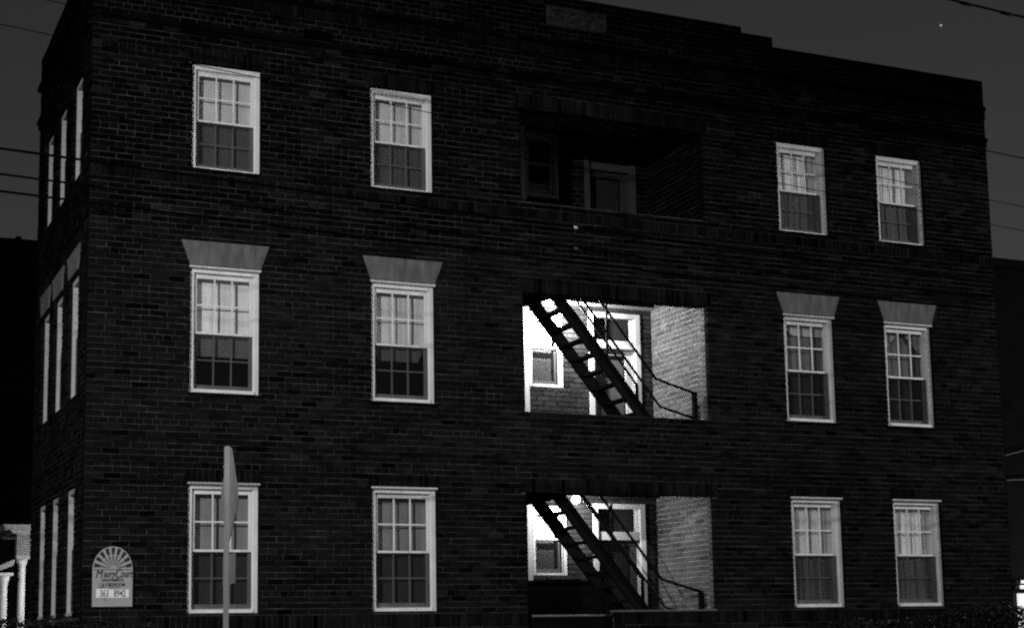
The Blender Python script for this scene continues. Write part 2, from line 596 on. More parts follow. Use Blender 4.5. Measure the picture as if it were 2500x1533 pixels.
# worn relief: swelling scroll shapes around a raised rim
mb = MB()
a, b, c, d = PLQ
mb.box(a+.02, b-.02, -.034, -.010, d-.045, d-.02); mb.box(a+.02, b-.02, -.034, -.010, c+.02, c+.04)
mb.box(a+.02, a+.045, -.034, -.010, c+.04, d-.045); mb.box(b-.045, b-.02, -.034, -.010, c+.04, d-.045)
mb.build("rim", M["plaque"], pq)
rs = random.Random(31)
for i in range(4):
    cx = a + .17 + i*.22; cz = (c+d)/2
    pts = []
    for k in range(22):
        t = k/21*5.2 + i*1.3
        r = .085*(1 - k/34)
        pts.append((cx + r*math.cos(t), -.016, cz + r*.95*math.sin(t)))
    MB().tube(pts, .017, 6).build("scroll", M["plaque"], pq, True)

# ------------------------------------------------------------------ sash windows
WIN = {}
def window_parts(wd, h, nx, ny, cap, paint):
    key = (wd, h, nx, ny, cap, paint)
    if key in WIN: return WIN[key]
    P = []
    cw, ct = .058, .07
    mb = MB()
    for s in (0, 1):
        X = lambda v: v if not s else wd - v
        a, b = sorted((X(0.001), X(cw))); mb.box(a, b, .05, .10, 0.0, h-.001)
        a, b = sorted((X(cw-.012), X(cw+.016))); mb.box(a, b, .078, .22, 0.05, h-ct)
        a, b = sorted((X(-.03), X(cw-.012))); mb.box(a, b, .10, .22, 0.0, h)
    mb.box(cw, wd-cw, .05, .10, h-ct, h-.001)
    mb.box(cw-.012, wd-cw+.012, .10, .22, h-ct-.016, h)
    P.append(("casing", mb.mesh("casing", M[paint]), True))
    mb = MB().prism([(.030, .004), (.22, .004), (.22, .062), (.030, .048)], wd-2*cw-.002, 'x', cw+.001)
    P.append(("sill", mb.mesh("sill", M[paint]), True))
    if cap:
        mb = MB().prism([(-.02, .010), (-.02, .020), (.05, .026), (.05, -.006), (-.004, -.006)], wd+.024, 'x', -.012)
        me = mb.mesh("drip_cap", M[paint])
        me.transform(Matrix.Translation((0, 0, h-.012)))
        P.append(("drip_cap", me, True))
    mid = .055 + (h - ct - .055)*(.485 if nx > 1 else .545)
    s0, s1 = cw+.018, wd-cw-.018
    def sash(nm, z0, z1, y0, y1, bot, top, st=.034):
        mb = MB()
        mb.box(s0, s0+st, y0, y1, z0, z1); mb.box(s1-st, s1, y0, y1, z0, z1)
        mb.box(s0+st, s1-st, y0, y1, z0, z0+bot); mb.box(s0+st, s1-st, y0, y1, z1-top, z1)
        P.append((nm, mb.mesh(nm, M[paint]), True))
        gx0, gx1, gz0, gz1 = s0+st, s1-st, z0+bot, z1-top
        mw = .0175
        cells_x = [gx0 + (gx1-gx0)*i/nx for i in range(nx+1)]
        cells_z = [gz0 + (gz1-gz0)*i/ny for i in range(ny+1)]
        for x in cells_x[1:-1]:
            P.append(("muntin", MB().box(x-mw/2, x+mw/2, y0+.006, y1-.006, gz0, gz1).mesh("muntin", M[paint]), False))
        for z in cells_z[1:-1]:
            P.append(("muntin", MB().box(gx0, gx1, y0+.008, y1-.008, z-mw/2, z+mw/2).mesh("muntin", M[paint]), False))
        for i in range(nx):
            for j in range(ny):
                y = (y0+y1)/2
                mb = MB()
                mb.quad((cells_x[i], y, cells_z[j]), (cells_x[i+1], y, cells_z[j]), (cells_x[i+1], y, cells_z[j+1]), (cells_x[i], y, cells_z[j+1]))
                P.append(("pane", mb.mesh("pane", M["glass"]), False))
    sash("upper_sash", mid-.017, h-ct-.017, .105, .138, .034, .046)
    sash("lower_sash", .056, mid+.017, .142, .175, .062, .034)
    mb = MB()
    z0, z1 = .062, mid - .012
    mb.quad((s0, .093, z0), (s1, .093, z0), (s1, .093, z1), (s0, .093, z1))
    P.append(("screen", mb.mesh("screen", M["screen"]), False))
    WIN[key] = P
    return P

def add_window(loc, wd, h, nx=3, ny=2, rotz=0, cap=True, screen=True, shade=None, seed=0, paint="white"):
    e = empty("window", loc, bld, rotz)
    for nm, me, bv in window_parts(wd, h, nx, ny, cap, paint):
        if nm == "screen" and not screen: continue
        o = link(nm, me, e)
        if bv: bev(o, .004)
    # what hangs behind the glass: (bottom fraction, grey, fold depth, lower edge shape)
    rs = random.Random(seed)
    for s in (shade or []):
        f0, f1, grey, fold, y, edge = s
        mb = MB()
        N, K = 44, 8
        ph = [rs.uniform(0, 6.28) for _ in range(4)]
        for k in range(K+1):
            for i in range(N+1):
                t = i/N
                lo = f0 + (edge(t) if edge else 0)
                z = h*(lo + (f1-lo)*k/K)
                yy = y + fold*(math.sin(t*34+ph[0])*.6 + math.sin(t*61+ph[1])*.4) + .004*math.sin(k*.9+ph[2])
                mb.v.append((.05 + t*(wd-.10), yy, z))
        for k in range(K):
            for i in range(N):
                a = k*(N+1)+i
                mb.f.append((a, a+1, a+N+2, a+N+1))
        mb.build("shade" if fold < .01 else "curtain", shade_mat(grey), e, True)
    return e

flat = None
S_ = {
 (3, 0): [(.05, 1, .58, .002, .225, None)],
 (3, 1): [(.05, 1, .58, .005, .22, None)],
 (3, 2): [(.05, 1, .88, .011, .198, None)],
 (3, 3): [(.05, 1, .90, .011, .198, None)],
 (2, 0): [(.31, 1, .82, .003, .235, None)],
 (2, 1): [(.36, 1, .60, .004, .235, lambda t: .16*max(0, 1-6*t) + .16*max(0, 7*t-6))],
 (2, 2): [(.83, 1, .50, .008, .205, lambda t: .10*max(0, 1-t*3.4)), (.05, 1, .16, .012, .245, None)],
 (2, 3): [(.80, 1, .42, .010, .205, lambda t: -.09*math.cos(t*6.2)+.03), (.05, 1, .15, .012, .245, None)],
 (1, 0): [(.05, 1, .24, .004, .24, None)],
 (1, 1): [(.05, 1, .22, .005, .24, None)],
 (1, 2): [(.05, 1, .60, .013, .20, None)],
 (1, 3): [(.05, 1, .80, .014, .20, None)],
}
for r in (1, 2, 3):
    zb, zt = ROWS[r]
    for c, x in enumerate(COLS):
        add_window((x, 0, zb), WW, zt-zb, cap=(r < 3), shade=S_[(r, c)], seed=r*10+c)
    for i, y in enumerate(SIDEY):
        add_window((0, y+SW, zb), SW, zt-zb, nx=1, ny=1, rotz=-math.pi/2, cap=False, paint="dim_white", shade=[(.05, 1, .3, .004, .24, None)], seed=50+r*3+i)

# ------------------------------------------------------------------ recessed porches
back = lambda u, d, z: (u, PD + d, z)
rightw = lambda u, d, z: (OX1 + d, u, z)
leftw = lambda u, d, z: (OX0 - d, u, z)
PW = (6.915, 7.505)                            # porch window
DR = (7.965, 8.815)                            # porch door
FL = {1: (F1, 3.72, 2.488, 3.56), 2: (F2, 6.70, 5.384, 6.57), 3: (F3, 9.50, 8.385, 9.45)}
for n in (1, 2, 3):
    zf, zc, wb, wt = FL[n]
    dt = wt + .02 if n != 3 else 9.47
    holes = [(PW[0], PW[1], wb, wt), (DR[0], DR[1], zf, dt)]
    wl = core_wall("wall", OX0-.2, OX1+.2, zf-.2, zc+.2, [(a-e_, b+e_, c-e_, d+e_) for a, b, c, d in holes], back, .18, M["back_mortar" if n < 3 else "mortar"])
    ct = lambda z, H=holes: [(a, b) for a, b, lo, hi in H if lo-.006 < z < hi+.006]
    nb = int((zc - zf)/CH) + 1
    joined(lay(OX0, OX1, zf, zf + nb*CH, ct, None, 40+n), back, wl, M["lit_back_brick" if n < 3 else "brick"], 50+n)
    wr = core_wall("wall", .20, PD+.01, zf-.2, zc+.2, [], rightw, .18, M["lit_porch_mortar" if n < 3 else "mortar"])
    joined(lay(.095, PD, zf, zf + nb*CH, no, None, 60+n), rightw, wr, M["lit_porch_brick" if n < 3 else "brick"], 70+n)
    wl2 = core_wall("wall", .20, PD+.01, zf-.2, zc+.2, [], leftw, .18, M["mortar"])
    # window with roller shade over its upper sash
    add_window((PW[0], PD, wb), PW[1]-PW[0], wt-wb, 1, 1, cap=False, screen=(n != 3), paint=("white" if n < 3 else "dim_white"),
               shade=([(.555, 1, .85, .002, .235, None), (.0, .56, .42, .004, .26, None)] if n != 3 else [(.0, .28, .5, .006, .26, lambda t: -.02*math.sin(t*9))]), seed=80+n)
    # white board beside the window
    MB().box(6.80, 6.88, PD-.055, PD-.004, (zf+.02 if n == 2 else wb-.09), wt+.03).build("trim_board", M["white"], bld)
    # door with transom light
    dw, dh = DR[1]-DR[0], dt-zf
    e = empty("door", (DR[0], PD, zf), bld)
    tb = dh - .40                               # underside of transom bar
    mb = MB()
    for s in (0, 1):
        X = lambda v: v if not s else dw - v
        a, b = sorted((X(-.035), X(.055))); mb.box(a, b, -.022, .02, 0, dh+.03)
        a, b = sorted((X(.0), X(.03))); mb.box(a, b, .02, .20, 0, dh)
        a, b = sorted((X(.03), X(.055))); mb.box(a, b, .11, .20, 0, dh-.03)
    mb.box(.055, dw-.055, -.022, .02, dh-.05, dh+.03)
    mb.box(.03, dw-.03, .02, .20, dh-.03, dh)
    bev(mb.build("frame", M["white"] if n < 3 else shade_mat(.045), e), .004)  # top porch door darkened in colour to stand in for shade
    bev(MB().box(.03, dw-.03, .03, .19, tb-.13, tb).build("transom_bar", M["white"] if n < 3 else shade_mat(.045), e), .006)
    mb = MB().quad((.055, .15, tb), (dw-.055, .15, tb), (dw-.055, .15, dh-.03), (.055, .15, dh-.03))
    mb.build("pane", M["glass"], e)
    MB().box(.03, dw-.03, .26, .27, tb-.05, dh).build("blind", shade_mat(.03), e)
    lw = MB(); zt = tb - .13
    lw.box(.056, .165, .125, .165, .01, zt); lw.box(dw-.165, dw-.056, .125, .165, .01, zt)
    lw.box(.165, dw-.165, .125, .165, .01, .55); lw.box(.165, dw-.165, .125, .165, zt-.09, zt)
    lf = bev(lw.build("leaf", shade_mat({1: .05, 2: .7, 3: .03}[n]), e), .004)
    MB().quad((.165, .145, .55), (dw-.165, .145, .55), (dw-.165, .145, zt-.09), (.165, .145, zt-.09)).build("pane", M["glass"], lf)
    MB().box(.165, dw-.165, .20, .21, .5, zt).build("curtain", shade_mat(.16 if n == 2 else .02), lf)
    MB().lathe([(.004, .0), (.012, .0), (.012, .03), (.026, .04), (.03, .055), (.022, .072), (.004, .075)], 0, 0, 12).build("knob", M["galv"], lf, True)
    k = [c for c in lf.children if c.name.startswith("knob")][0]
    k.rotation_euler = (math.pi/2, 0, 0); k.location = (.11, .125, 1.0)
# floors (with stair wells), ceilings
HX0, HX1, HY0, HY1 = 6.41, 8.25, .24, 1.03
def slab_hole(z0, z1, m_, name):
    mb = MB()
    y0, y1, x0, x1 = .205, PD-.003, OX0+.003, OX1-.003
    mb.box(x0, HX0, y0, y1, z0, z1); mb.box(HX1, x1, y0, y1, z0, z1)
    mb.box(HX0, HX1, HY1, y1, z0, z1); mb.box(HX0, HX1, y0, HY0, z0, z1)
    return mb.build(name, m_, bld)
MB().box(OX0+.003, OX1-.003, .205, PD-.003, F1-.2, F1).build("porch_floor", M["concrete"], bld)
slab_hole(3.722, F2, M["plaster"], "porch_floor")
slab_hole(6.702, F3, M["plaster"], "porch_floor")
MB().box(OX0+.003, OX1-.003, .205, PD-.003, 9.50, 9.56).build("ceiling", shade_mat(.10), bld)  # top porch ceiling colour darkened to look unlit
# sill stone of the ground porch, entry gate, dark boarding
bev(MB().box(ENTRY_X+.0, OX1-.004, -.012, .215, 1.921, 1.946).build("coping", shade_mat(.10), bld), .004)
gt = empty("gate", (0, 0, 0), bld)
MB().tube([(6.12, .10, 1.88), (7.37, .10, 1.875)], .016, 8).build("rail", M["plate_face"], gt, True)
for i in range(15):
    x = 6.10 + i*.085
    MB().box(x, x+.078, .11, .13, F1+.02, 1.86).build("slat", M["dark"], gt)
wc = empty("boarding", (0, 0, 0), bld)
for i in range(15):
    x = 6.10 + i*.14
    if x + .135 > 8.07: break
    MB().box(x, x+.136, PD-.045, PD-.004, F1+.01, 2.40).build("board", M["dark"], wc)
MB().box(6.10, 8.06, PD-.06, PD-.002, 2.402, 2.43).build("cap_rail", M["dark"], wc)
# front steps up to the entry
for i in range(7):
    z = F1 - (i+1)*.171
    MB().box(OX0-.1, ENTRY_X+.1, -.30*(i+1), -.30*i + (0.0 if i else -.004), 0, max(z, .02)).build("step", M["concrete"], bld)

# ------------------------------------------------------------------ steel stairs
SL = 1.2256
def staircase(z_floor, z_top):
    e = empty("staircase", (0, 0, 0), bld)
    n = round((z_top - z_floor)/.2107); rise = (z_top - z_floor)/n; run = rise/SL
    xt = 6.41
    def xz(z): return xt + (z_top - z)/SL
    YN, YF = .28, .95
    for y in (YN, YF):
        hw = .235                                # width measured along x
        zb = z_floor
        poly = [(xz(z_top-.02), z_top-.02), (xz(zb), zb), (xz(zb)-hw, zb), (xz(z_top-.02)-hw*.95, z_top-.02)]
        st = MB().prism(poly, .012, 'y', y).build("stringer", M["steel"], e)
        d = -1 if y == YN else 1
        for off in (0.0, -hw+.012):              # flanges of the channel
            p2 = [(xz(z_top-.02)+off, z_top-.02), (xz(zb)+off, zb), (xz(zb)+off-.014, zb), (xz(z_top-.02)+off-.014, z_top-.02)]
            MB().prism(p2, .045, 'y', (y - .045 if d < 0 else y+.012)).build("flange", M["steel"], st)
    for k in range(1, n):
        z = z_floor + k*rise
        x = xz(z) - .115
        mb = MB().box(x-.07, x+.07, YN+.014, YF-.002, z-.018, z-.0)
        mb.box(x+.058, x+.07, YN+.014, YF-.002, z-.036, z-.018)
        mb.box(x-.07, x-.058, YN+.014, YF-.002, z-.036, z-.018)
        mb.build("tread", M["steel"], e)
    # rails on the open side; dz measured from the stair of the upper storey
    s = z_top - F3
    rail = lambda pts, r=.021: MB().tube(pts, r, 8).build("handrail", M["steel"], e, True)
    sm = lambda P: [P[0]] + sum([[(Vector(P[i])*.94 + Vector(P[i-1])*.06), Vector(P[i]), (Vector(P[i])*.94 + Vector(P[i+1])*.06)] for i in range(1, len(P)-1)], []) + [P[-1]]
    up = .69; y = .235
    rail(sm([(6.55, y, 6.781+up+s), (8.281, y, 5.34+s), (8.927, y, 5.156+s)]))
    rail(sm([(6.55, y, 6.781+.345+s), (8.336, y, 4.927+s), (8.90, y, 4.78+s)]), .019)
    rail(sm([(6.60, YF+.03, 7.562+s), (8.381, YF+.03, 5.357+s), (8.39, YF+.03, 4.1+s)]), .019)
    post = lambda x, yy, a, b, r=.017: MB().box(x-r, x+r, yy-r, yy+r, a, b).build("post", M["steel"], e)
    post(7.48, y, 5.60+s, 6.42+s, .015)
    post(8.935, y, z_floor, 5.17+s, .032)
    post(8.37, YF+.03, z_floor, 5.36+s, .02)
    MB().tube([(8.94, y+.02, 5.12+s), (9.055, y+.25, 4.93+s)], .010, 6).build("brace", M["steel"], e)
    # landing edge beam
    MB().box(OX0+.004, 6.60, .21, .235, z_top-.32, z_top-.005).build("edge_beam", M["black"], e)
    MB().box(OX0+.006, 6.52, .24, 1.02, z_top-.50, z_top-.26).build("landing_beam", M["black"], e)
    MB().box(6.55, 8.75, 1.035, 1.075, z_top-.345, z_top-.255).build("trimmer", M["steel"], e)
staircase(F2, F3)
staircase(F1-.15, F2)

# ------------------------------------------------------------------ porch lamps
def ceiling_lamp(loc, strength, label):
    e = tag(empty("ceiling_lamp", loc), label, "lamp")
    MB().lathe([(.065, -.0), (.065, -.012), (.05, -.028), (.034, -.034)], 0, 0, 16).build("base", M["white"], e, True)
    prof = [(.03, -.034)] + [(.066*math.sin(t), -.092 + .066*math.cos(t)) for t in [.5, .8, 1.2, 1.6, 2.0, 2.4, 2.8, 3.05]]
    MB().lathe(prof, 0, 0, 20).build("bulb", emit_mat("lamp_glow", 12), e, True)
    d = bpy.data.lights.new("lamp_light", 'POINT')
    d.energy = strength; d.shadow_soft_size = .04; d.use_soft_falloff = False
    link("lamp_light", d, e, (0, 0, -.235))
ceiling_lamp((7.46, 1.32, 3.722), PORCH1, "bare glowing lamp on the ground floor porch ceiling above the stair")
ceiling_lamp((7.36, 1.28, 6.702), PORCH2, "lit lamp on the middle porch ceiling hidden behind the stair stringer")

# ------------------------------------------------------------------ sign on the wall
sg = tag(empty("wall_sign", (.12, 0, 2.05)), "pale arched apartment name board with fan top and phone number on brick", "sign")
SWD, SH, SA = .487, .455, .285
arch = [(0, 0), (SWD, 0), (SWD, SH)] + [(SWD/2 + SWD/2*math.cos(t), SH + SA*math.sin(t)) for t in [math.pi*k/24 for k in range(1, 24)]] + [(0, SH)]
bev(MB().prism(arch, .035, 'y', -.045).build("board", M["signboard"], sg), .004)
for bx in (.05, SWD-.08):
    MB().box(bx, bx+.03, -.010, .02, .05, SH).build("batten", M["dark"], sg)
YF_ = -.0475
for i in range(9):
    t = math.pi*(i+.5)/9
    def pt(r, tt): return (SWD/2 + SWD/2*r*math.cos(tt), SH + .012 + (SA-.012)*r*math.sin(tt))
    hw = .055
    MB().prism([pt(.16, t-hw*.9), pt(.60, t-hw), pt(.60, t+hw), pt(.16, t+hw*.9)], .002, 'y', YF_).build("ray", M["signink"], sg)
    MB().prism([pt(.64, t-.09), pt(.95, t-.10), pt(.95, t+.10), pt(.64, t+.09)], .002, 'y', YF_).build("ray", M["signink"], sg)
MB().box(.01, SWD-.01, YF_, YF_+.002, SH-.006, SH+.004).build("rule", M["signink2"], sg)
MB().box(.045, SWD-.045, YF_-.001, YF_+.002, .112, .218).build("patch", M["signpatch"], sg)
def text(body, size, x, z, material, shear=0.0, sx=1.0, bold=0.0, align='CENTER', y=YF_-.002):
    cu = bpy.data.curves.new("lettering", 'FONT')
    cu.body = body; cu.size = size; cu.shear = shear; cu.extrude = .0008; cu.offset = bold; cu.align_x = align
    t = bpy.data.objects.new("lettering", cu); COL.objects.link(t)
    bpy.context.view_layer.update()
    me = bpy.data.meshes.new_from_object(t.evaluated_get(bpy.context.evaluated_depsgraph_get()))
    bpy.data.objects.remove(t)
    me.materials.clear(); me.materials.append(material)
    o = link("lettering", me, sg, (x, y, z))
    o.rotation_euler = (math.pi/2, 0, 0); o.scale = (sx, 1, 1)
    return o
text("M", .150, .072, .352, M["signink"], .25, .72, 0)
text("aury", .125, .196, .362, M["signink"], .3, .62, .0006)
text("C", .165, .300, .350, M["signink"], .3, .66, .0006)
text("ourt", .128, .405, .362, M["signink"], .3, .62, .0006)
text("APARTMENTS", .046, SWD/2, .310, M["signink"], 0, .95, .0008)
text("1 & 2 BEDROOM", .054, .235, .253, M["signink"], 0, .80, .0008)
for (xa, xb, z) in ((.075, .15, .237), (.19, .33, .237), (.19, .43, .214)):      # worn, unreadable small print
    pts = [(xa + (xb-xa)*k/30, YF_, z + .008*math.sin(k*2.1+xa*50)*math.cos(k*.9)) for k in range(31)]
    MB().tube(pts, .0028, 4).build("worn_print", M["signink"], sg)
text("363", .118, .142, .124, M["signink"], 0, .62, .0009)
text("8942", .118, .330, .124, M["signink"], 0, .62, .0009)
MB().tube([(.155, YF_, .105), (.15, YF_, .085), (.165, YF_, .072)], .004, 5).build("worn_print", M["signink"], sg)

# ------------------------------------------------------------------ stop sign seen edge-on
STP = Vector((-.195, -8.0, 0))
vd = (STP - CAM); vd.z = 0; vd.normalize()
ang = math.atan2(vd.y, vd.x) + math.radians(10.0)          # the plate lies almost along the line of sight
ss = tag(empty("street_sign", STP, None, ang), "road sign on a steel post seen almost edge on in front of a window", "road sign")
ss.rotation_euler = (0, 0, ang)
# local: x along the plate, y across it (its back towards +y)
pm = MB()
pm.box(-.026, .026, .012, .018, 0, 3.08); pm.box(-.026, -.020, .018, .046, 0, 3.08); pm.box(.020, .026, .018, .046, 0, 3.08)
po = pm.build("post", M["galv"], ss)
PH, PC, DL = .40, 2.70, math.radians(9)
dia = []
for k in range(4):                                      # square plate on its corner, corners rounded
    t = DL + k*math.pi/2
    c = Vector((PH*math.cos(t), PH*math.sin(t))); a_ = Vector((PH*math.cos(t-math.pi/2), PH*math.sin(t-math.pi/2))); b_ = Vector((PH*math.cos(t+math.pi/2), PH*math.sin(t+math.pi/2)))
    for q in range(5):
        f = q/4
        p0 = c + (a_-c)*.14; p1 = c + (b_-c)*.14
        p = p0*(1-f)**2 + c*2*f*(1-f) + p1*f*f
        dia.append((p.x, PC + p.y))
MB().prism(dia, .004, 'y', .006).build("plate", M["plate"], ss)
MB().prism([(x*.985, PC+(z-PC)*.985) for x, z in dia], .002, 'y', .0035).build("face", M["plate_face"], ss)
for z in (2.48, 2.92):
    MB().lathe([(.003, 0), (.009, 0), (.009, .008), (.003, .010)], 0, 0, 8).build("bolt", M["galv"], ss).location = (0, .05, z)
MB().box(-.26, .26, .006, .010, 2.03, 2.255).build("lower_plate", M["plate"], ss)

# ------------------------------------------------------------------ overhead wires
WY = -6.0
WIRES = [
 ([(-1.73, 5.86), (1.4, 5.76), (4.99, 5.62), (9.65, 5.53)], .0120, "thick black utility cable, uppermost of three strung below the top windows"),
 ([(-1.73, 5.63), (1.51, 5.53), (5.37, 5.41), (9.63, 5.32)], .0100, "black utility cable, middle one of three strung below the top windows"),
 ([(-1.72, 5.47), (2.05, 5.38), (5.37, 5.27), (9.62, 5.18)], .0110, "black utility cable, lowest of three grazing the stone window heads"),
 ([(-1.76, 7.0), (.57, 6.79), (4.48, 6.49), (9.7, 6.2)], .0045, "thin wire crossing the top floor sashes and the unlit porch door"),
 ([(-1.33, 7.27), (-.67, 7.2), (6.3, 6.67), (9.72, 6.49)], .0045, "thin wire crossing the heads of the paired top floor windows"),
 ([(.82, 7.61), (9.25, 7.09), (9.77, 7.06)], .0075, "dark wire leaving the brick end wall into the sky"),
 ([(8.83, 8.87), (9.22, 8.845), (9.91, 8.81)], .014, "spliced black cable high in the sky above the roof"),
]
XA, XB = -22.0, 34.0
ends = {XA: [], XB: []}
for k, (pts, r, label) in enumerate(WIRES):
    c = .0006
    xs = np.array([p[0] for p in pts]); zs = np.array([p[1] for p in pts]) - c*xs**2
    b, a = np.polyfit(xs, zs, 1) if k != 6 else (-.055, zs.mean() + .055*xs.mean())
    P = [(x, WY, a + b*x + c*x*x) for x in np.linspace(XA, XB, 57)]
    for X, p in ((XA, P[0]), (XB, P[-1])): ends[X].append(p[2])
    o = tag(MB().tube(P, r, 8).build("utility_wire", M["cable"], None, True), label, "wire", "overhead wires along the street")
    if k < 2:                                            # pale sleeve painted as the lamp's glint on the wire
        x = 3.83; z = a + b*x + c*x*x
        MB().tube([(x-.028, WY, z+.003), (x-.016, WY, z+.002), (x+.016, WY, z-.002), (x+.028, WY, z-.003)], [r*.6, r+.002, r+.002, r*.6], 8).build("wire_glint", M["white"] if k == 0 else M["plate_face"], o, True)
    if k == 6:
        mb = MB()
        for x in (9.02, 9.62):
            z = a + b*x + c*x*x
            mb.tube([(x-.09, WY, z+.006), (x-.05, WY, z-.004), (x+.08, WY, z-.009), (x+.11, WY, z-.01)], [.012, .022, .022, .013], 8)
        mb.build("splice", M["cable"], o, True)
for X in (XA, XB):
    e = tag(empty("utility_pole", (X, WY+.16, 0)), "wooden utility pole carrying the street wires %s" % ("before the corner" if X < 0 else "beyond the neighbour house"), "pole")
    MB().lathe([(.16, 0), (.15, 4), (.11, 11.2), (.06, 11.25)], 0, 0, 14).build("shaft", M["wood"], e, True)
    MB().box(-1.0, 1.0, -.06, .06, 10.3, 10.42).build("crossarm", M["wood"], e)
    for z in ends[X]:
        MB().box(-.03, .03, -.17, -.09, z-.05, z+.05).build("insulator", M["ceramic"], e)

# ------------------------------------------------------------------ street lamp beside the street, out of the picture
def street_lamp(LP, SB, power, label, aim=None, half=90, blend=.12):
    rel = LP - SB; ZL = LP.z
    sl = tag(empty("street_lamp", SB), label, "street lamp", "street lamps along the kerb")
    MB().lathe([(.12, 0), (.11, .5), (.075, ZL-.9), (.05, ZL-.6)], 0, 0, 14).build("pole", M["galv"], sl, True)
    MB().tube([(0, 0, ZL-.9), (rel.x*.25, rel.y*.25, ZL-.1), (rel.x*.6, rel.y*.6, ZL+.18), (rel.x, rel.y, ZL+.22)], .035, 8).build("arm", M["galv"], sl, True)
    MB().lathe([(.03, ZL+.27), (.14, ZL+.26), (.20, ZL+.18), (.21, ZL+.08), (.20, ZL+.075)], rel.x, rel.y, 16).build("head", M["galv"], sl, True)
    MB().lathe([(.17, ZL+.074), (.17, ZL+.06), (.12, ZL+.04), (.02, ZL+.03)], rel.x, rel.y, 16).build("lens", emit_mat("street_glow", 3.0), sl, True)
    ld = bpy.data.lights.new("street_light", 'SPOT')       # flat-lens head: nothing above the horizontal
    ld.energy = power
    ld.shadow_soft_size = .10
    ld.spot_size = math.radians(2*half)
    ld.spot_blend = blend
    lo = link("street_light", ld, sl, (rel.x, rel.y, ZL-.09))
    if aim is not None:
        lo.rotation_euler = (aim - LP).to_track_quat('-Z', 'Y').to_euler()
street_lamp(Vector((-14.0, -20.0, 10.1)), Vector((-14.0, -17.6, 0)), STREET_POWER, "tall street lamp with a shielded head aimed at the corner of the facade", Vector((2.2, 0, 4.4)), 20, 1.0)
street_lamp(Vector((27.0, -12.0, 10.7)), Vector((27.0, -10.1, 0)), STREET_POWER2, "tall street lamp standing in front of the neighbouring dark house")

# ------------------------------------------------------------------ neighbours
def window_far(parent, x, y, z, wd, h):
    f = MB().box(x, x+wd, y-.04, y-.004, z, z+h).build("window", M["siding"], parent)
    MB().box(x+.07, x+wd-.07, y-.046, y-.041, z+.07, z+h-.07).build("pane", M["black"], f)
hs = tag(empty("house", (0, 0, 0)), "dark house with white columned porch behind the brick side wall", "house")
MB().box(-7, 9, 16, 24, 0, 10.40).build("wall", M["siding"], hs)
MB().box(-7.2, 9.2, 15.8, 24.2, 10.40, 10.56).build("roof", M["tar"], hs)
MB().box(1.02, 1.14, 16.2, 16.4, 10.56, 10.72).build("chimney", M["tar"], hs)
for x in (-5, -2.5, 3.5, 6):
    for z in (2.2, 5.2, 8.0): window_far(hs, x, 16, z, 1.0, 1.6)
def column(x, y, z1, r):
    p = [(r*1.5, .0), (r*1.5, .06), (r*1.25, .10), (r*1.08, .14), (r, .6), (r*.93, z1-.20), (r*1.0, z1-.18), (r*.95, z1-.15), (r*1.35, z1-.07), (r*1.45, z1)]
    MB().lathe(p, 0, 0, 20).build("column", M["white"], hs, True).location = (x, y, .0)
column(1.045, 14.0, 3.36, .078)
column(.64, 13.6, 3.0, .085)
column(3.6, 14.0, 3.36, .078)
en = MB().box(.92, 3.8, 13.9, 14.1, 3.36, 3.88).build("entablature", M["dim_white"], hs)
for i in range(9):
    MB().box(.93+i*.035, .95+i*.035, 13.875, 13.898, 3.43, 3.83).build("reeding", M["dim_white"], en)
MB().prism([(.84, 3.88), (3.9, 3.88), (3.9, 3.96), (.76, 3.96)], 2.0, 'y', 13.8).build("cornice", M["dim_white"], hs)
MB().prism([(.68, 3.96), (4.0, 3.96), (4.0, 4.05), (.62, 4.05)], 2.2, 'y', 13.7).build("cornice", M["dim_white"], hs)
MB().prism([(.45, 3.16), (.84, 3.33), (.84, 3.26), (.80, 3.20), (.45, 3.06)], .25, 'y', 13.5).build("bracket", M["dim_white"], hs)
MB().box(.30, .82, 13.45, 13.78, 3.0, 3.055).build("capital", M["white"], hs)
MB().box(-.2, 4.2, 13.4, 16, 0, .6).build("porch_floor", M["concrete"], hs)
yl = tag(empty("lamp_post", (2.05, 12.5, 0)), "garden lamp post lighting the white columns of the house behind", "lamp post")
MB().lathe([(.06, 0), (.04, .2), (.035, 2.5), (.06, 2.55)], 0, 0, 12).build("post", M["dark"], yl, True)
MB().lathe([(.06, 2.55)] + [(.12*math.sin(t), 2.68-.12*math.cos(t)) for t in (.6, 1.0, 1.5, 2.0, 2.6, 3.0)], 0, 0, 16).build("globe", emit_mat("garden_glow", 12), yl, True)
d = bpy.data.lights.new("post_light", 'POINT'); d.energy = 75; d.shadow_soft_size = .04; d.use_soft_falloff = False
link("post_light", d, yl, (-.06, .17, 2.70))

h2 = tag(empty("house", (0, 0, 0)), "dark neighbouring house with bright white porch wall past the brick end wall", "house")
MB().box(19.9, 31, 6, 17, 0, 9.28).build("wall", M["siding"], h2)
MB().box(19.8, 31.2, 5.8, 17.2, 9.28, 9.44).build("roof", M["tar"], h2)
MB().box(19.97, 26, 5.86, 5.98, .3, 2.31).build("porch_wall", M["white"], h2)
MB().box(19.92, 26.2, 5.70, 5.84, 2.40, 2.475).build("fascia", M["white"], h2)
MB().box(19.92, 26.2, 5.66, 5.80, 2.51, 2.575).build("fascia", M["white"], h2)
for za, zb in ((5.19, 6.4), (4.67, 4.95)):
    MB().prism([(19.95, za), (25, zb), (25, zb+.022), (19.95, za+.022)], .05, 'y', 5.93).build("gutter", shade_mat(.06), h2)
for x in (21.5, 24.5):
    for z in (3.0, 6.6): window_far(h2, x, 6, z, 1.0, 1.5)
yl = tag(empty("lamp_post", (22.3, 4.2, 0)), "garden lamp post lighting the white porch wall of the neighbouring house", "lamp post")
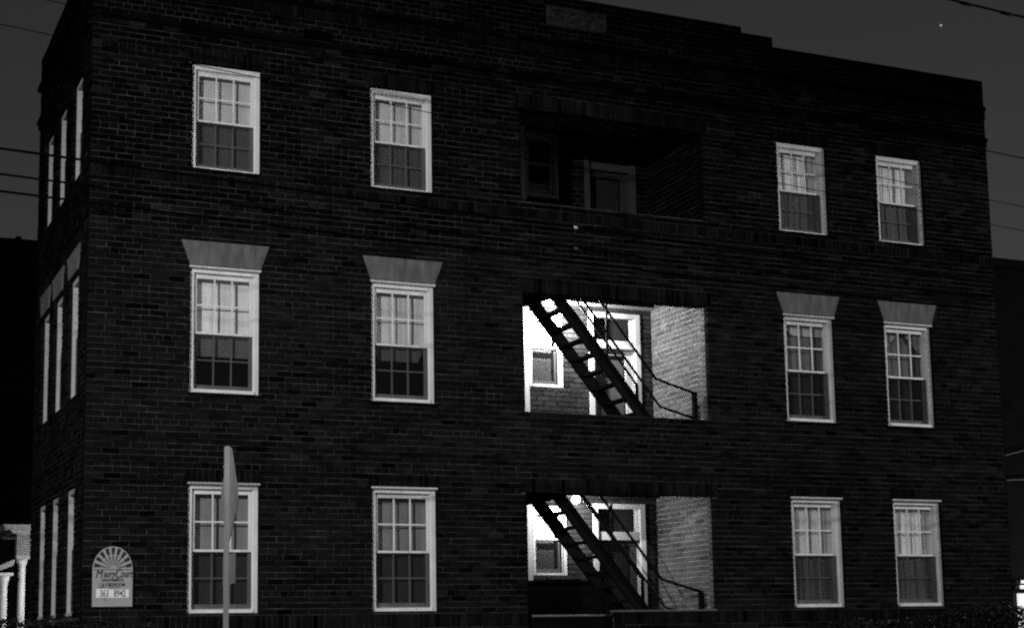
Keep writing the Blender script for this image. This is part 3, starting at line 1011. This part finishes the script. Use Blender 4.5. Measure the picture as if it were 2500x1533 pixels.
MB().lathe([(.06, 0), (.04, .2), (.035, 2.2), (.06, 2.25)], 0, 0, 12).build("post", M["dark"], yl, True)
MB().lathe([(.06, 2.25)] + [(.12*math.sin(t), 2.38-.12*math.cos(t)) for t in (.6, 1.0, 1.5, 2.0, 2.6, 3.0)], 0, 0, 16).build("globe", emit_mat("garden_glow", 12), yl, True)
d = bpy.data.lights.new("post_light", 'POINT'); d.energy = 330; d.shadow_soft_size = .04; d.use_soft_falloff = False
link("post_light", d, yl, (-.12, .14, 2.38))

# ------------------------------------------------------------------ hedges
def hedge(name, label, x0, x1, yc, half, height, n, seed):
    e = tag(empty(name, ((x0+x1)/2, yc, 0)), label, "hedge")
    rs = random.Random(seed)
    bumps = [(rs.uniform(x0, x1), rs.uniform(.2, .55), rs.uniform(.0, .12)) for _ in range(26)]
    mb = MB(); cx = (x0+x1)/2
    for _ in range(n):
        x = rs.uniform(x0, x1)
        hgt = height(x) + max([hh*max(0, 1-abs(x-bx)/bw) for bx, bw, hh in bumps])
        t = rs.random()**.5 if rs.random() < .7 else rs.random()
        z = .25 + (hgt-.25)*t
        edge = min(1, (x-x0)/.35, (x1-x)/.35)
        hw = half*(1 - .35*max(0, (z/hgt-.7)/.3)**2)*(.5+.5*edge)
        y = (rs.choice((-1, 1))*hw*rs.uniform(.6, 1.08)) if rs.random() < .75 else rs.uniform(-hw, hw)
        if z > hgt - .12: y = rs.uniform(-hw, hw)
        c = Vector((x - cx, y, z)); s = rs.uniform(.014, .03)
        q = Matrix.Rotation(rs.uniform(0, 6.28), 3, 'Z') @ Matrix.Rotation(rs.uniform(-1.2, 1.2), 3, 'X') @ Matrix.Rotation(rs.uniform(-.8, .8), 3, 'Y')
        L = [Vector((-s*1.5, 0, 0)), Vector((0, -s*.7, s*.2)), Vector((s*1.5, 0, 0)), Vector((0, s*.7, s*.2))]
        i0 = len(mb.v)
        mb.v += [tuple(c + q @ p) for p in L]; mb.f.append((i0, i0+1, i0+2, i0+3))
    mb.build("foliage", M["leaf"], e)
    k = MB()
    for i in range(int((x1-x0)/.35)):
        x = x0 - cx + .18 + i*.35
        k.tube([(x, 0, 0), (x+rs.uniform(-.06, .06), rs.uniform(-.1, .1), .7), (x+rs.uniform(-.15, .15), rs.uniform(-.2, .2), 1.5)], [.02, .014, .006], 5)
    k.build("stem", M["twig"], e)
hedge("hedge", "dark clipped hedge below the arched name board at the building corner", -3.4, .95, -.75, .42, lambda x: 1.78 + (.05 if x < -.4 else -.12*max(0, x-.1)), 16000, 3)
hedge("hedge", "dark leafy hedge below the paired windows by the end wall", 10.2, 16.6, -1.1, .5, lambda x: 1.70 + .19*min(1, max(0, (x-11.4)/1.2)) + .02*math.sin(x*3), 24000, 4)

# ------------------------------------------------------------------ one bright planet in the sky
st = Vector((0.60861, 0.70910, 0.35605))
o = MB().lathe([(.03, -.95)] + [(.95*math.sin(t), -.95*math.cos(t)) for t in (.5, 1, 1.5, 2, 2.5)] + [(.03, .95)], 0, 0, 12).build("star", emit_mat("star_glow", .35), None, True)
o.location = CAM + st*1400
tag(o, "single bright star in the night sky above the roof", "star")
